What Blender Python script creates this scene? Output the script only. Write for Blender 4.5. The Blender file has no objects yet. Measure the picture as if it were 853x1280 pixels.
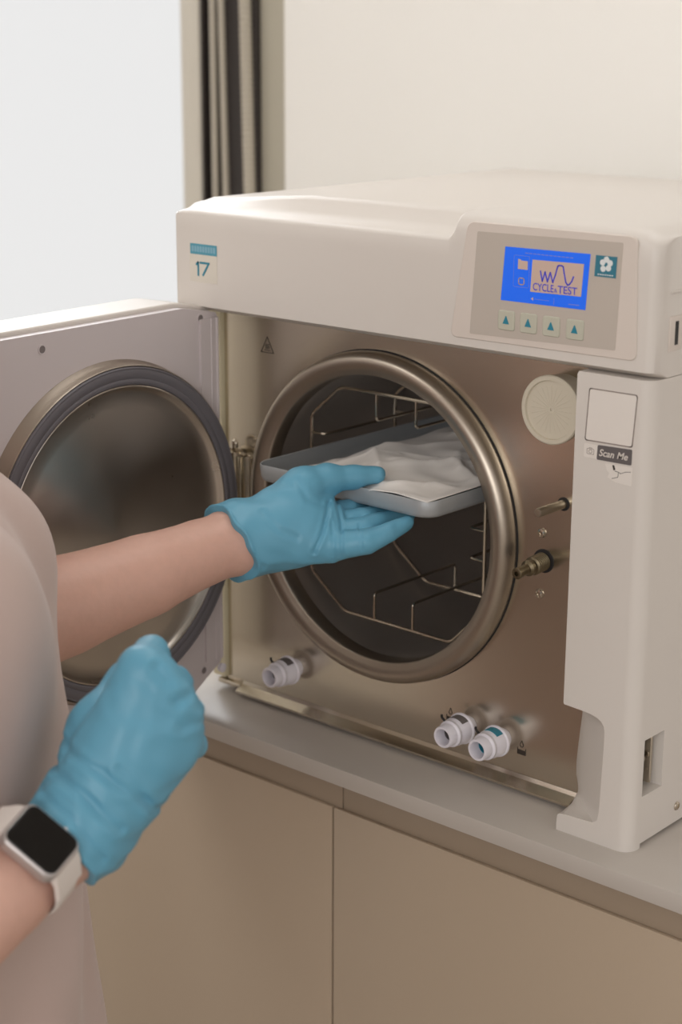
import bpy, bmesh, math, random
import numpy as np
from mathutils import Vector, Matrix, Euler
random.seed(7); rng=np.random.RandomState(3)
J = {'armL': [[-0.062,-0.4044,0.1908,0.046],[-0.0569,-0.3637,0.1952,0.042],[-0.0507,-0.3221,0.1995,0.0385],[-0.0372,-0.2513,0.2095,0.033],[-0.0314,-0.1952,0.2165,0.0275],[-0.0241,-0.1592,0.2215,0.0255]],'gcufL': [[-0.0323,-0.1989,0.2158,0.0293],[-0.0241,-0.1592,0.2215,0.0265]],'palmL': [[[-0.0241,-0.1592,0.2215,0.0255],[0.009,-0.0867,0.2339,0.013]],[[-0.0241,-0.1592,0.2215,0.0255],[0.0179,-0.0925,0.227,0.0135]],[[-0.0241,-0.1592,0.2215,0.0255],[0.0264,-0.1011,0.2209,0.0135]],[[-0.0241,-0.1592,0.2215,0.0255],[0.0328,-0.1112,0.2161,0.0125]],[[-0.0183,-0.1529,0.2247,0.024],[-0.0026,-0.1165,0.2372,0.0255]],[[-0.002,-0.1171,0.234,0.025],[0.0115,-0.1024,0.2265,0.021]]],'thumbL': [[-0.0115,-0.1408,0.2337,0.021],[-0.0022,-0.1041,0.2582,0.0175],[0.0062,-0.0836,0.264,0.0125],[0.0184,-0.063,0.2642,0.0092],[0.0297,-0.0461,0.2644,0.0078]],'fingL': [[[0.0328,-0.1112,0.2161,0.0125],[0.0588,-0.093,0.2221,0.0105],[0.0674,-0.0749,0.2281,0.0082],[0.0715,-0.056,0.233,0.0062]],[[0.0264,-0.1011,0.2209,0.0135],[0.0449,-0.0799,0.2268,0.0105],[0.045,-0.026,0.229,0.0085]],[[0.0179,-0.0925,0.227,0.0135],[0.0319,-0.068,0.2301,0.0105],[0.028,-0.009,0.229,0.0085]],[[0.009,-0.0867,0.2339,0.013],[0.0128,-0.0645,0.2327,0.0105],[0.004,0.002,0.229,0.0085]]],'armR': [[0.1478,-0.6781,0.0744,0.046],[0.1526,-0.6181,0.0943,0.04],[0.1491,-0.544,0.1157,0.0315],[0.1486,-0.5066,0.1247,0.0265],[0.1505,-0.4802,0.1351,0.026]],'gcufR': [[0.1485,-0.5117,0.1222,0.0295],[0.1519,-0.4814,0.136,0.0285]],'palmR': [[[0.1505,-0.4802,0.1351,0.0265],[0.1624,-0.434,0.2313,0.0175]],[[0.1505,-0.4802,0.1351,0.0265],[0.173,-0.4255,0.2179,0.017]],[[0.1505,-0.4802,0.1351,0.0265],[0.1781,-0.4203,0.2012,0.016]],[[0.1505,-0.4802,0.1351,0.0265],[0.1769,-0.4183,0.1836,0.0155]],[[0.1475,-0.4741,0.1403,0.027],[0.1582,-0.4409,0.1854,0.027]],[[0.1477,-0.4711,0.1366,0.026],[0.1692,-0.4232,0.1774,0.019]]],'thumbR': [[0.141,-0.4718,0.1431,0.024],[0.131,-0.4435,0.187,0.021],[0.1285,-0.4167,0.2092,0.014],[0.133,-0.3921,0.209,0.011]],'fingR': [[[0.1624,-0.434,0.2313,0.0175],[0.1469,-0.4121,0.2339,0.0118],[0.1304,-0.3925,0.2142,0.01],[0.1223,-0.4044,0.2012,0.009]],[[0.173,-0.4255,0.2179,0.017],[0.1555,-0.3994,0.2107,0.0118],[0.1381,-0.3881,0.1891,0.01],[0.1313,-0.4023,0.1857,0.009]],[[0.1781,-0.4203,0.2012,0.016],[0.1615,-0.3948,0.19,0.0115],[0.1413,-0.3849,0.1716,0.01],[0.1377,-0.4014,0.1729,0.009]],[[0.1769,-0.4183,0.1836,0.0155],[0.1662,-0.3977,0.1712,0.0115],[0.1442,-0.3881,0.156,0.009],[0.1414,-0.403,0.1599,0.008]]],'watch': [[0.1567,-0.5223,0.1672],[0.184,-0.507,0.1439],[0.1891,-0.5354,0.1374],[0.1632,-0.5491,0.1616]],'cutL': [[-0.0364,-0.1741,0.2476],[0.004,-0.1695,0.2016]],'cutR': [[0.1337,-0.5137,0.1594],[0.179,-0.4912,0.1127]],'creaseL': [([[0.0266,-0.1034,0.2516],[0.0276,-0.1065,0.2408],[0.0274,-0.1121,0.2262],[0.0251,-0.1194,0.2122]],0.0015,0.0016),([[0.0313,-0.0988,0.2529],[0.0377,-0.1,0.2345],[0.043,-0.1048,0.2092]],0.0012,0.0012),([[0.0307,-0.105,0.2377],[0.0348,-0.1065,0.2237],[0.0386,-0.1098,0.206]],0.001,0.0007),([[0.0486,-0.0904,0.2346],[0.0516,-0.0917,0.2238],[0.0545,-0.093,0.2137]],0.001,0.0009),([[-0.012,-0.1402,0.2438],[0.0005,-0.1344,0.2299],[0.0126,-0.1261,0.2236]],0.0022,0.0008),([[-0.0284,-0.1613,0.2259],[-0.0149,-0.1546,0.212],[-0.0041,-0.1489,0.2019]],0.002,0.0008),([[0.004,-0.1167,0.2693],[0.0134,-0.1143,0.2534],[0.0241,-0.1065,0.2491]],0.002,0.0008)],'creaseR': [([[0.1442,-0.4976,0.1778],[0.1626,-0.4858,0.1658],[0.1837,-0.4754,0.1441]],0.0026,0.0016),([[0.1452,-0.4913,0.1923],[0.1698,-0.475,0.1779],[0.1988,-0.4585,0.1539]],0.0024,0.0013),([[0.1419,-0.5041,0.1657],[0.1616,-0.4921,0.1513],[0.1793,-0.4855,0.1272]],0.002,0.001),([[0.1769,-0.4679,0.1804],[0.189,-0.4626,0.1659],[0.1974,-0.4606,0.1515]],0.0022,0.0011),([[0.1758,-0.4338,0.2373],[0.1818,-0.4313,0.23]],0.003,0.0015),([[0.1897,-0.4294,0.2164],[0.1929,-0.4254,0.2194]],0.003,0.0015),([[0.1949,-0.4306,0.2008],[0.2001,-0.4251,0.2033]],0.003,0.0014)]}
CAM=dict(loc=[0.945107, -1.132439, 0.629032], r=[0.750242, 0.661152, 0.003889], u=[-0.180814, 0.199514, 0.963068], f=[-0.635958, 0.723238, -0.269229], fpx=2172.2)

PI=math.pi
SC=bpy.context.scene; COL=SC.collection
# ------------------------------------------------------------------ materials
def lin(c):
    return tuple(((v/255)/12.92 if v/255<=.04045 else ((v/255+.055)/1.055)**2.4) for v in c)+(1,)
MATS={}
def mat(name,c,rough=.5,metal=0.,spec=.5,bump=0,bscale=200,stretch=(1,1,1),var=0,emit=None,estr=1,aniso=0,radial=None,sss=0,rvar=0,coat=0,sheen=0):
    if name in MATS: return MATS[name]
    m=bpy.data.materials.new(name); m.use_nodes=True; nt=m.node_tree; N=nt.nodes; Lk=nt.links
    b=N['Principled BSDF']; b.inputs['Base Color'].default_value=lin(c); b.inputs['Roughness'].default_value=rough
    b.inputs['Metallic'].default_value=metal; b.inputs['Specular IOR Level'].default_value=spec
    if coat: b.inputs['Coat Weight'].default_value=coat; b.inputs['Coat Roughness'].default_value=.15
    if sheen: b.inputs['Sheen Weight'].default_value=sheen; b.inputs['Sheen Roughness'].default_value=.5
    if sss: b.inputs['Subsurface Weight'].default_value=sss; b.inputs['Subsurface Radius'].default_value=(.012,.005,.003); b.inputs['Subsurface Scale'].default_value=1
    if emit: b.inputs['Emission Color'].default_value=lin(emit); b.inputs['Emission Strength'].default_value=estr
    tc=N.new('ShaderNodeTexCoord'); mp=N.new('ShaderNodeMapping'); mp.inputs['Scale'].default_value=stretch
    Lk.new(tc.outputs['Object'],mp.inputs['Vector'])
    if bump or var or rvar:
        n=N.new('ShaderNodeTexNoise'); n.inputs['Scale'].default_value=bscale; n.inputs['Detail'].default_value=4
        Lk.new(mp.outputs['Vector'],n.inputs['Vector'])
        if bump:
            bp=N.new('ShaderNodeBump'); bp.inputs['Strength'].default_value=1; bp.inputs['Distance'].default_value=bump
            Lk.new(n.outputs['Fac'],bp.inputs['Height']); Lk.new(bp.outputs['Normal'],b.inputs['Normal'])
        if var:
            mx=N.new('ShaderNodeMix'); mx.data_type='RGBA'
            d=lin(c); mx.inputs['A'].default_value=tuple(v*(1-var) for v in d[:3])+(1,); mx.inputs['B'].default_value=tuple(min(1,v*(1+var)) for v in d[:3])+(1,)
            Lk.new(n.outputs['Fac'],mx.inputs['Factor']); Lk.new(mx.outputs['Result'],b.inputs['Base Color'])
        if rvar:
            mr=N.new('ShaderNodeMapRange'); mr.inputs['To Min'].default_value=rough-rvar; mr.inputs['To Max'].default_value=rough+rvar
            Lk.new(n.outputs['Fac'],mr.inputs['Value']); Lk.new(mr.outputs['Result'],b.inputs['Roughness'])
    if aniso:
        b.inputs['Anisotropic'].default_value=aniso; b.inputs['Anisotropic Rotation'].default_value=.25 if radial else 0
        if radial:
            t=N.new('ShaderNodeTangent'); t.direction_type='RADIAL'; t.axis=radial; Lk.new(t.outputs['Tangent'],b.inputs['Tangent'])
    MATS[name]=m; return m
plastic=mat('white_plastic',(214,207,200),.42,bump=.00003,bscale=900)
plastic_side=plastic
door_pl=mat('door_plastic',(204,195,196),.4)
bezel_m=mat('bezel_plastic',(214,203,194),.4)
steel=mat('brushed_steel',(212,203,188),.25,1,bscale=5,stretch=(1,1,12),rvar=.02,aniso=.3)
steelring=mat('turned_steel',(176,165,152),.38,1,bump=.00004,bscale=300,aniso=.4,rvar=.04)
steelch=mat('chamber_steel',(205,198,192),.5,1,rvar=.06,bscale=30)
steeldish=mat('door_dish_steel',(212,203,194),.29,1,bscale=40,aniso=.85,radial='Z',rvar=.04)
wire=mat('wire_steel',(200,190,175),.22,1)
alu=mat('tray_aluminium',(174,177,179),.5,.45,bump=.00003,bscale=80,stretch=(1,12,1))
rubber=mat('grey_gasket',(104,101,106),.55)
darkrub=mat('dark_rubber',(35,32,32),.6)
cloth=mat('white_sheet',(226,221,216),.85,bump=.0003,bscale=35,sss=.0,sheen=.2)
glove=mat('nitrile_blue',(98,161,188),.44,spec=.45,bump=.0006,bscale=38,stretch=(1,1,1.6),var=.05)
skin=mat('skin',(208,166,150),.5,bump=.0002,bscale=150,var=.06,sss=.08)
scrub=mat('scrub_cotton',(190,168,160),.85,bump=.0006,bscale=25,sheen=.3)
white_pvc=mat('white_fitting_plastic',(226,222,230),.35)
greymark=mat('grey_marking',(98,92,92),.6); tealmark=mat('teal_marking',(40,128,150),.5)
ink=mat('etched_ink',(52,44,38),.6)
brass=mat('dull_brass',(122,111,90),.42,1)
rodm=mat('dull_rod_steel',(178,168,152),.38,1)
worktop_m=mat('worktop_laminate',(188,180,172),.3,bump=.00002,bscale=500)
cabm=mat('cabinet_lacquer',(182,164,143),.42,bump=.00002,bscale=300)
recm=mat('recess_profile',(158,141,122),.5)
wallm=mat('wall_paint',(247,245,241),.9,bump=.0001,bscale=120)
framem=mat('window_frame_paint',(214,208,196),.5)
revealm=mat('reveal_paint',(190,184,168),.7)
darkm=mat('dark_track',(62,55,52),.5)
cordm=mat('beige_cord',(186,178,164),.8)
floorm=mat('floor_vinyl',(150,140,128),.5,var=.08,bscale=8)
panelgray=mat('panel_foil',(190,180,170),.35)
# ------------------------------------------------------------------ helpers
def world_off(p):
    v=Vector((0,0,0))
    while p is not None: v+=p.location; p=p.parent
    return v
def link(name,me,m,parent=None,smooth=True,angle=35):
    o=bpy.data.objects.new(name,me); COL.objects.link(o)
    if m is not None:
        for mm in (m if isinstance(m,(list,tuple)) else [m]): me.materials.append(mm)
    if parent is None:
        co=np.zeros(len(me.vertices)*3); me.vertices.foreach_get('co',co); co=co.reshape(-1,3)
        c=(co.min(0)+co.max(0))/2; c[2]=co[:,2].min(); off=Vector(c.tolist())
        o.location=off
    else:
        off=world_off(parent); o.parent=parent
    me.transform(Matrix.Translation(-off))
    if smooth:
        me.shade_smooth()
        if angle<180:
            me.set_sharp_from_angle(angle=math.radians(angle))
    return o
def obj(name,bm,m,parent=None,smooth=True,angle=35):
    bmesh.ops.recalc_face_normals(bm,faces=bm.faces)
    me=bpy.data.meshes.new(name); bm.to_mesh(me); bm.free(); me.update()
    return link(name,me,m,parent,smooth,angle)
def empty(name,loc,parent=None):
    o=bpy.data.objects.new(name,None); COL.objects.link(o); o.empty_display_size=.05
    if parent is not None: o.parent=parent; o.location=Vector(loc)-world_off(parent)
    else: o.location=loc
    return o
def tag(o,label,cat=None,group=None,kind=None):
    if label: o['label']=label
    if cat: o['category']=cat
    if group: o['group']=group
    if kind: o['kind']=kind
    return o
def box(bm,a,b,bev=0,seg=2,T=None):
    r=bmesh.ops.create_cube(bm,size=1); vs=r['verts']
    for v in vs: v.co=Vector([a[i]+(b[i]-a[i])*(v.co[i]+.5) for i in range(3)])
    if bev:
        es=list({e for v in vs for e in v.link_edges})
        rb=bmesh.ops.bevel(bm,geom=es,offset=bev,segments=seg,affect='EDGES',profile=.5)
        vs=list({v for f in rb['faces'] for v in f.verts}|{v for v in vs if v.is_valid})
    if T:
        for v in vs: v.co=Vector(T(v.co))
    return vs
def frame_of(d):
    d=Vector(d).normalized(); a=Vector((0,0,1)) if abs(d.z)<.9 else Vector((1,0,0))
    u=a.cross(d).normalized(); v=d.cross(u); return u,v
def tube(bm,pts,r,n=10,closed=False,cap=True):
    pts=[Vector(p) for p in pts]; N=len(pts); rings=[]; pu=None
    for i,p in enumerate(pts):
        if closed: t=(pts[(i+1)%N]-pts[i-1])
        else: t=pts[min(i+1,N-1)]-pts[max(i-1,0)]
        t.normalize()
        if pu is None: u,_=frame_of(t)
        else: u=(pu-t*pu.dot(t)).normalized()
        pu=u; v=t.cross(u); rr=r[i] if isinstance(r,(list,tuple)) else r
        rings.append([bm.verts.new(p+(u*math.cos(2*PI*k/n)+v*math.sin(2*PI*k/n))*rr) for k in range(n)])
    for i in range(N if closed else N-1):
        A=rings[i];B=rings[(i+1)%N]
        for k in range(n): bm.faces.new((A[k],A[(k+1)%n],B[(k+1)%n],B[k]))
    if cap and not closed:
        bm.faces.new(rings[0][::-1]); bm.faces.new(rings[-1])
def rounded(pts,r,n=5,closed=False):
    pts=[Vector(p) for p in pts]; out=[]; N=len(pts)
    for i,p in enumerate(pts):
        if not closed and i in (0,N-1): out.append(p); continue
        a=pts[i-1]-p; b=pts[(i+1)%N]-p; rr=min(r,a.length*.45,b.length*.45)
        A=p+a.normalized()*rr; B=p+b.normalized()*rr
        for k in range(n+1):
            t=k/n; out.append(A*(1-t)**2+p*2*t*(1-t)+B*t*t)
    return out
def lathe(bm,prof,o,ax,n=48,closed=False):
    """prof: (radius, distance along axis)"""
    o=Vector(o); d=Vector(ax).normalized(); u,v=frame_of(d); rings=[]
    for r,h in prof:
        if r<1e-6: rings.append([bm.verts.new(o+d*h)])
        else: rings.append([bm.verts.new(o+d*h+(u*math.cos(2*PI*k/n)+v*math.sin(2*PI*k/n))*r) for k in range(n)])
    M=len(rings)
    for i in range(M if closed else M-1):
        A=rings[i];B=rings[(i+1)%M]
        for k in range(n):
            a=[A[k],A[(k+1)%n]] if len(A)>1 else [A[0]]
            b=[B[(k+1)%n],B[k]] if len(B)>1 else [B[0]]
            f=a+b
            if len(f)>2: bm.faces.new(f)
def prism(bm,out,fn,d0,d1):
    """outline of 2D points mapped by fn(a,b,d) and extruded from d0 to d1"""
    A=[bm.verts.new(fn(a,b,d0)) for a,b in out]; B=[bm.verts.new(fn(a,b,d1)) for a,b in out]
    n=len(out)
    for i in range(n): bm.faces.new((A[i],A[(i+1)%n],B[(i+1)%n],B[i]))
    bm.faces.new(A[::-1]); bm.faces.new(B)
def rrect(x0,z0,x1,z1,r,n=6):
    o=[]
    for cx,cz,a in ((x1-r,z1-r,0),(x0+r,z1-r,90),(x0+r,z0+r,180),(x1-r,z0+r,270)):
        for k in range(n+1):
            t=math.radians(a+90*k/n); o.append((cx+r*math.cos(t),cz+r*math.sin(t)))
    return o
def rpoly(pts,r,n=6):
    return [(p.x,p.y) for p in rounded([(a,b,0) for a,b in pts],r,n,True)]
FR=lambda a,b,d:(a,d,b)      # things on a front plane: (x,z,y)
def ribbon(bm,pts,w,d0,d1,fn=FR,closed=False):
    """a drawn line of width w as thin raised strips"""
    N=len(pts)
    for i in range(N if closed else N-1):
        a=Vector(pts[i]).to_2d() if len(pts[i])>2 else Vector(pts[i]); b=Vector(pts[(i+1)%N])
        t=(b-a); 
        if t.length<1e-9: continue
        t.normalize(); nn=Vector((-t.y,t.x))*w/2; e=t*w*.35
        prism(bm,[tuple(a-e-nn),tuple(b+e-nn),tuple(b+e+nn),tuple(a-e+nn)],fn,d0,d1)
def textmesh(bm,s,x,z,h,y,w=None,depth=.0002,shear=0,bold=0,align='CENTER'):
    cu=bpy.data.curves.new('lettering','FONT'); cu.body=s; cu.size=1; cu.align_x='LEFT'; cu.extrude=0; cu.offset=bold; cu.shear=shear
    cu.resolution_u=4
    o=bpy.data.objects.new('lettering',cu); COL.objects.link(o)
    dg=bpy.context.evaluated_depsgraph_get(); me=bpy.data.meshes.new_from_object(o.evaluated_get(dg))
    bpy.data.objects.remove(o); bpy.data.curves.remove(cu)
    vs=[v.co for v in me.vertices]; x0=min(v.x for v in vs);x1=max(v.x for v in vs);z0=min(v.y for v in vs);z1=max(v.y for v in vs)
    sz=h/(z1-z0); sx=(w/(x1-x0)) if w else sz
    m={}
    for v in me.vertices: m[v.index]=bm.verts.new((x+(v.co.x-(x0+x1)/2)*sx, y-depth, z+(v.co.y-(z0+z1)/2)*sz))
    for p in me.polygons:
        try: bm.faces.new([m[i] for i in p.vertices])
        except ValueError: pass
    bpy.data.meshes.remove(me)
def boolean(o,cut,op='DIFFERENCE'):
    md=o.modifiers.new('b','BOOLEAN'); md.object=cut; md.operation=op; md.solver='EXACT'
    bpy.context.view_layer.update()
    dg=bpy.context.evaluated_depsgraph_get(); me=bpy.data.meshes.new_from_object(o.evaluated_get(dg))
    o.modifiers.clear(); old=o.data; o.data=me; me.name=old.name; bpy.data.meshes.remove(old)
    bpy.data.objects.remove(cut)
    me.shade_smooth(); me.set_sharp_from_angle(angle=math.radians(35))
def cutter(bm):
    bmesh.ops.recalc_face_normals(bm,faces=bm.faces); me=bpy.data.meshes.new('cut'); bm.to_mesh(me); bm.free()
    o=bpy.data.objects.new('cut',me); COL.objects.link(o); return o
def quickbox(name,a,b,m,parent=None,bev=.0,seg=2):
    bm=bmesh.new(); box(bm,a,b,bev,seg); return obj(name,bm,m,parent)
# ------------------------------------------------------------------ SDF bodies (surface nets)
class Field:
    def __init__(s,lo,hi,h):
        s.lo=np.array(lo,float); s.h=h; s.n=(np.ceil((np.array(hi)-s.lo)/h).astype(int)+1)
        s.D=np.full(s.n,.2,np.float32)
    def sub(s,lo,hi):
        a=np.clip(np.floor((np.array(lo)-s.lo)/s.h).astype(int),0,s.n-1); b=np.clip(np.ceil((np.array(hi)-s.lo)/s.h).astype(int)+1,1,s.n)
        g=[(s.lo[i]+s.h*np.arange(a[i],b[i])).astype(np.float32) for i in range(3)]
        if min(len(q) for q in g)==0: return None,None
        X,Y,Z=np.meshgrid(*g,indexing='ij'); return tuple(slice(a[i],b[i]) for i in range(3)),(X,Y,Z)
    def blend(s,sl,d,k,op='add'):
        A=s.D[sl]
        if op=='add':
            h=np.maximum(k-np.abs(A-d),0)/max(k,1e-6); s.D[sl]=np.minimum(A,d)-h*h*k*.25
        elif op=='cut':
            d=-d; h=np.maximum(k-np.abs(A-d),0)/max(k,1e-6); s.D[sl]=np.maximum(A,d)+h*h*k*.25
    def cap(s,a,b,ra=None,rb=None,k=.01,op='add',grow=0):
        a=list(a);b=list(b); ra=a[3] if ra is None else ra; rb=b[3] if rb is None else rb; ra+=grow; rb+=grow
        a=np.array(a[:3]);b=np.array(b[:3]); R=max(ra,rb)+k+3*s.h
        sl,g=s.sub(np.minimum(a,b)-R,np.maximum(a,b)+R)
        if sl is None: return
        ba=b-a; bb=max(float(ba@ba),1e-12)
        t=np.clip(((g[0]-a[0])*ba[0]+(g[1]-a[1])*ba[1]+(g[2]-a[2])*ba[2])/bb,0,1)
        d=np.sqrt((g[0]-a[0]-t*ba[0])**2+(g[1]-a[1]-t*ba[1])**2+(g[2]-a[2]-t*ba[2])**2)-(ra+(rb-ra)*t)
        s.blend(sl,d.astype(np.float32),k,op)
    def chain(s,c,k=.01,grow=0):
        for p,q in zip(c[:-1],c[1:]): s.cap(p,q,k=k,grow=grow)
    def ell(s,c,r,R=None,k=.02,op='add'):
        c=np.array(c,float); r=np.array(r,float); m=max(r)+k+3*s.h
        sl,g=s.sub(c-m,c+m)
        if sl is None: return
        q=[g[i]-c[i] for i in range(3)]
        if R is not None: q=[q[0]*R[j][0]+q[1]*R[j][1]+q[2]*R[j][2] for j in range(3)]
        k0=np.sqrt((q[0]/r[0])**2+(q[1]/r[1])**2+(q[2]/r[2])**2)+1e-9
        k1=np.sqrt((q[0]/r[0]**2)**2+(q[1]/r[1]**2)**2+(q[2]/r[2]**2)**2)+1e-9
        s.blend(sl,(k0*(k0-1)/k1).astype(np.float32),k,op)
    def grid(s):
        return s.sub(s.lo,s.lo+s.h*(s.n-1))[1]
    def mesh(s,name):
        D=s.D; n=D.shape; S=D<0
        c=np.zeros([q-1 for q in n],np.int8)
        for i in (0,1):
            for j in (0,1):
                for k in (0,1): c+=S[i:n[0]-1+i,j:n[1]-1+j,k:n[2]-1+k]
        act=np.argwhere((c>0)&(c<8)); idx=np.full(c.shape,-1,np.int32); idx[tuple(act.T)]=np.arange(len(act))
        P=np.zeros((len(act),3)); W_=np.zeros(len(act))
        cor=[(i,j,k) for i in (0,1) for j in (0,1) for k in (0,1)]
        for A in cor:
            for ax in range(3):
                if A[ax]: continue
                B=list(A); B[ax]=1
                va=D[tuple((act+A).T)].astype(float); vb=D[tuple((act+B).T)].astype(float); x=(va<0)!=(vb<0)
                t=np.where(x,va/np.where(x,va-vb,1),0)
                pp=np.tile(np.array(A,float),(len(act),1)); pp[:,ax]+=t
                P+=pp*x[:,None]; W_+=x
        P=(act+P/W_[:,None])*s.h+s.lo
        F=[]
        for ax in range(3):
            o1,o2=[(1,2),(2,0),(0,1)][ax]
            sl0=[slice(None)]*3; sl1=[slice(None)]*3; sl0[ax]=slice(0,-1); sl1[ax]=slice(1,None)
            e=np.argwhere(S[tuple(sl0)]!=S[tuple(sl1)])
            e=e[(e[:,o1]>0)&(e[:,o2]>0)&(e[:,o1]<n[o1]-1)&(e[:,o2]<n[o2]-1)]
            q=[]
            for d1,d2 in ((0,0),(-1,0),(-1,-1),(0,-1)):
                w=e.copy(); w[:,o1]+=d1; w[:,o2]+=d2; q.append(idx[tuple(w.T)])
            q=np.stack(q,1); inside=S[tuple(e.T)]; q[~inside]=q[~inside][:,::-1]; F.append(q)
        F=np.concatenate(F); F=F[(F>=0).all(1)]
        me=bpy.data.meshes.new(name); me.vertices.add(len(P)); me.vertices.foreach_set('co',P.ravel())
        me.loops.add(len(F)*4); me.loops.foreach_set('vertex_index',F.ravel().astype(np.int32))
        me.polygons.add(len(F)); me.polygons.foreach_set('loop_start',np.arange(0,len(F)*4,4,dtype=np.int32))
        me.update(calc_edges=True); me.validate(); return me
# ------------------------------------------------------------------ the room
def struct(name,a,b,m,bev=0):
    o=quickbox(name,a,b,m,None,bev); o['kind']='structure'; return o
ZF=-.88; YW=.62
struct('floor',(-3.2,-3.2,ZF-.05),(2.6,YW+.1,ZF),floorm)
# back wall: solid right part, sill part below the window, strip above
struct('wall_back',(-.70,YW,ZF),(2.6,YW+.1,1.75),wallm)
struct('wall_under_window',(-3.2,YW,ZF),(-.70,YW+.1,.02),wallm)
struct('wall_above_window',(-3.2,YW,1.55),(-.70,YW+.1,1.75),wallm)
# window 1 : reveal, light sash, dark track, frosted pane
w=empty('window_1',(-1.9,YW+.05,.02)); w['kind']='structure'
bm=bmesh.new(); box(bm,(-.757,YW+.012,.02),(-.70,YW+.09,1.55),.003); obj('window_frame',bm,revealm,w)
bm=bmesh.new(); box(bm,(-.906,YW+.004,.02),(-.868,YW+.06,1.55),.003); box(bm,(-3.2,YW+.01,.02),(-.868,YW+.05,.06),.003); box(bm,(-3.2,YW+.01,1.50),(-.868,YW+.05,1.55),.003)
obj('window_sash',bm,framem,w)
bm=bmesh.new(); box(bm,(-.868,YW+.02,.02),(-.757,YW+.06,1.55)); 
for x in (-.868,-.84,-.79,-.762): box(bm,(x,YW+.008,.02),(x+.004,YW+.02,1.55))
obj('window_track',bm,darkm,w)
pane=mat('frosted_pane',(60,60,60),.6,emit=(237,237,237),estr=.84)
bm=bmesh.new(); box(bm,(-3.2,YW+.025,.05),(-.90,YW+.032,1.52)); obj('window_pane',bm,pane,w)
bm=bmesh.new(); box(bm,(-2.6,YW+.024,.80),(-.90,YW+.033,1.50)); up=obj('added_glow_pane',bm,mat('added_pane_glow',(60,60,60),.3,emit=(250,252,255),estr=7.0),w)  # unseen glowing pane, added to throw stronger light from back left onto the worktop
bm=bmesh.new(); box(bm,(-3.2,YW+.006,.775),(-.868,YW+.05,.80),.002); obj('window_rail',bm,framem,w)
struct('wall_left',(-3.3,-3.2,ZF),(-3.2,YW+.1,1.75),wallm)
struct('ceiling',(-3.3,-3.2,1.75),(2.6,YW+.1,1.8),mat('ceiling_paint',(235,232,226),.9))
# bead cords hanging in front of the track
def cord(x0,x1,y,lab,cr=.0044):
    bm=bmesh.new(); z0,z1=.06,1.50; n=150
    path=[]
    for i in range(26):
        t=i/25; z=z1+(z0-z1)*t; zz=(z-.40)/.262
        path.append((x1+(x0-x1)*zz+.0006*math.sin(9*t+x0*50),y,z))
    tube(bm,path,cr,8)
    for i in range(190):
        z=z0+(z1-z0)*i/189; zz=(z-.40)/.262; x=x1+(x0-x1)*zz
        lathe(bm,[(cr,-.0016),(cr*1.2,0),(cr,.0016)],(x,y,z),(0,0,1),8)
    o=obj('blind_cord',bm,cordm); tag(o,lab,'cord')
    return o
cord(-.8207,-.8189,.605,'leftmost beige blind cord against the dark window track')
cord(-.8037,-.7982,.605,'middle beige blind cord, close beside the leftmost one on the dark track')
cord(-.7581,-.7529,.605,'rightmost and thickest beige blind cord, at the right edge of dark track',.0078)
# ------------------------------------------------------------------ worktop + cabinets
bm=bmesh.new(); box(bm,(-3.1,-.074,-.0165),(2.4,YW,0),.0012); wt=obj('worktop',bm,worktop_m)
tag(wt,'long pale laminate worktop carrying the sterilizer','worktop')
def cabinet(x0,x1,split,lab):
    r=empty('base_cabinet',((x0+x1)/2,.25,ZF)); tag(r,lab,'cabinet','beige base cabinets under the worktop')
    bm=bmesh.new(); box(bm,(x0,-.0300,ZF+.1),(x1,YW,-.0165)); box(bm,(x0,-.0555,ZF+.1),(x1,-.0300,-.0642)); box(bm,(x0,.03,ZF),(x1,YW,ZF+.1)); obj('carcass',bm,cabm,r)
    bm=bmesh.new(); box(bm,(x0+.0006,-.0556,-.064),(x1-.0006,-.0301,-.0168),.0005); obj('recess_rail',bm,recm,r)
    for a,b in split:
        bm=bmesh.new(); box(bm,(a+.0012,-.060,ZF+.11),(b-.0012,-.0557,-.0475),.0008); obj('door',bm,cabm,r)
cabinet(-.95,.0019,[(-.95,-.0065)],'beige handleless base cabinet on the left, below the blue gloved fist')
cabinet(.0021,.95,[(-.0065,.95)],'beige handleless base cabinet on the right, below the sterilizer column')
# ------------------------------------------------------------------ autoclave
ac=empty('autoclave',(.04,.21,0)); tag(ac,'white tabletop steam sterilizer with open round door and blue display','autoclave')
XL,XR=-.2135,.2925
ZC=.2128
def sm(a,b,x):
    t=min(1,max(0,(x-a)/(b-a))); return t*t*(3-2*t)
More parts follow.
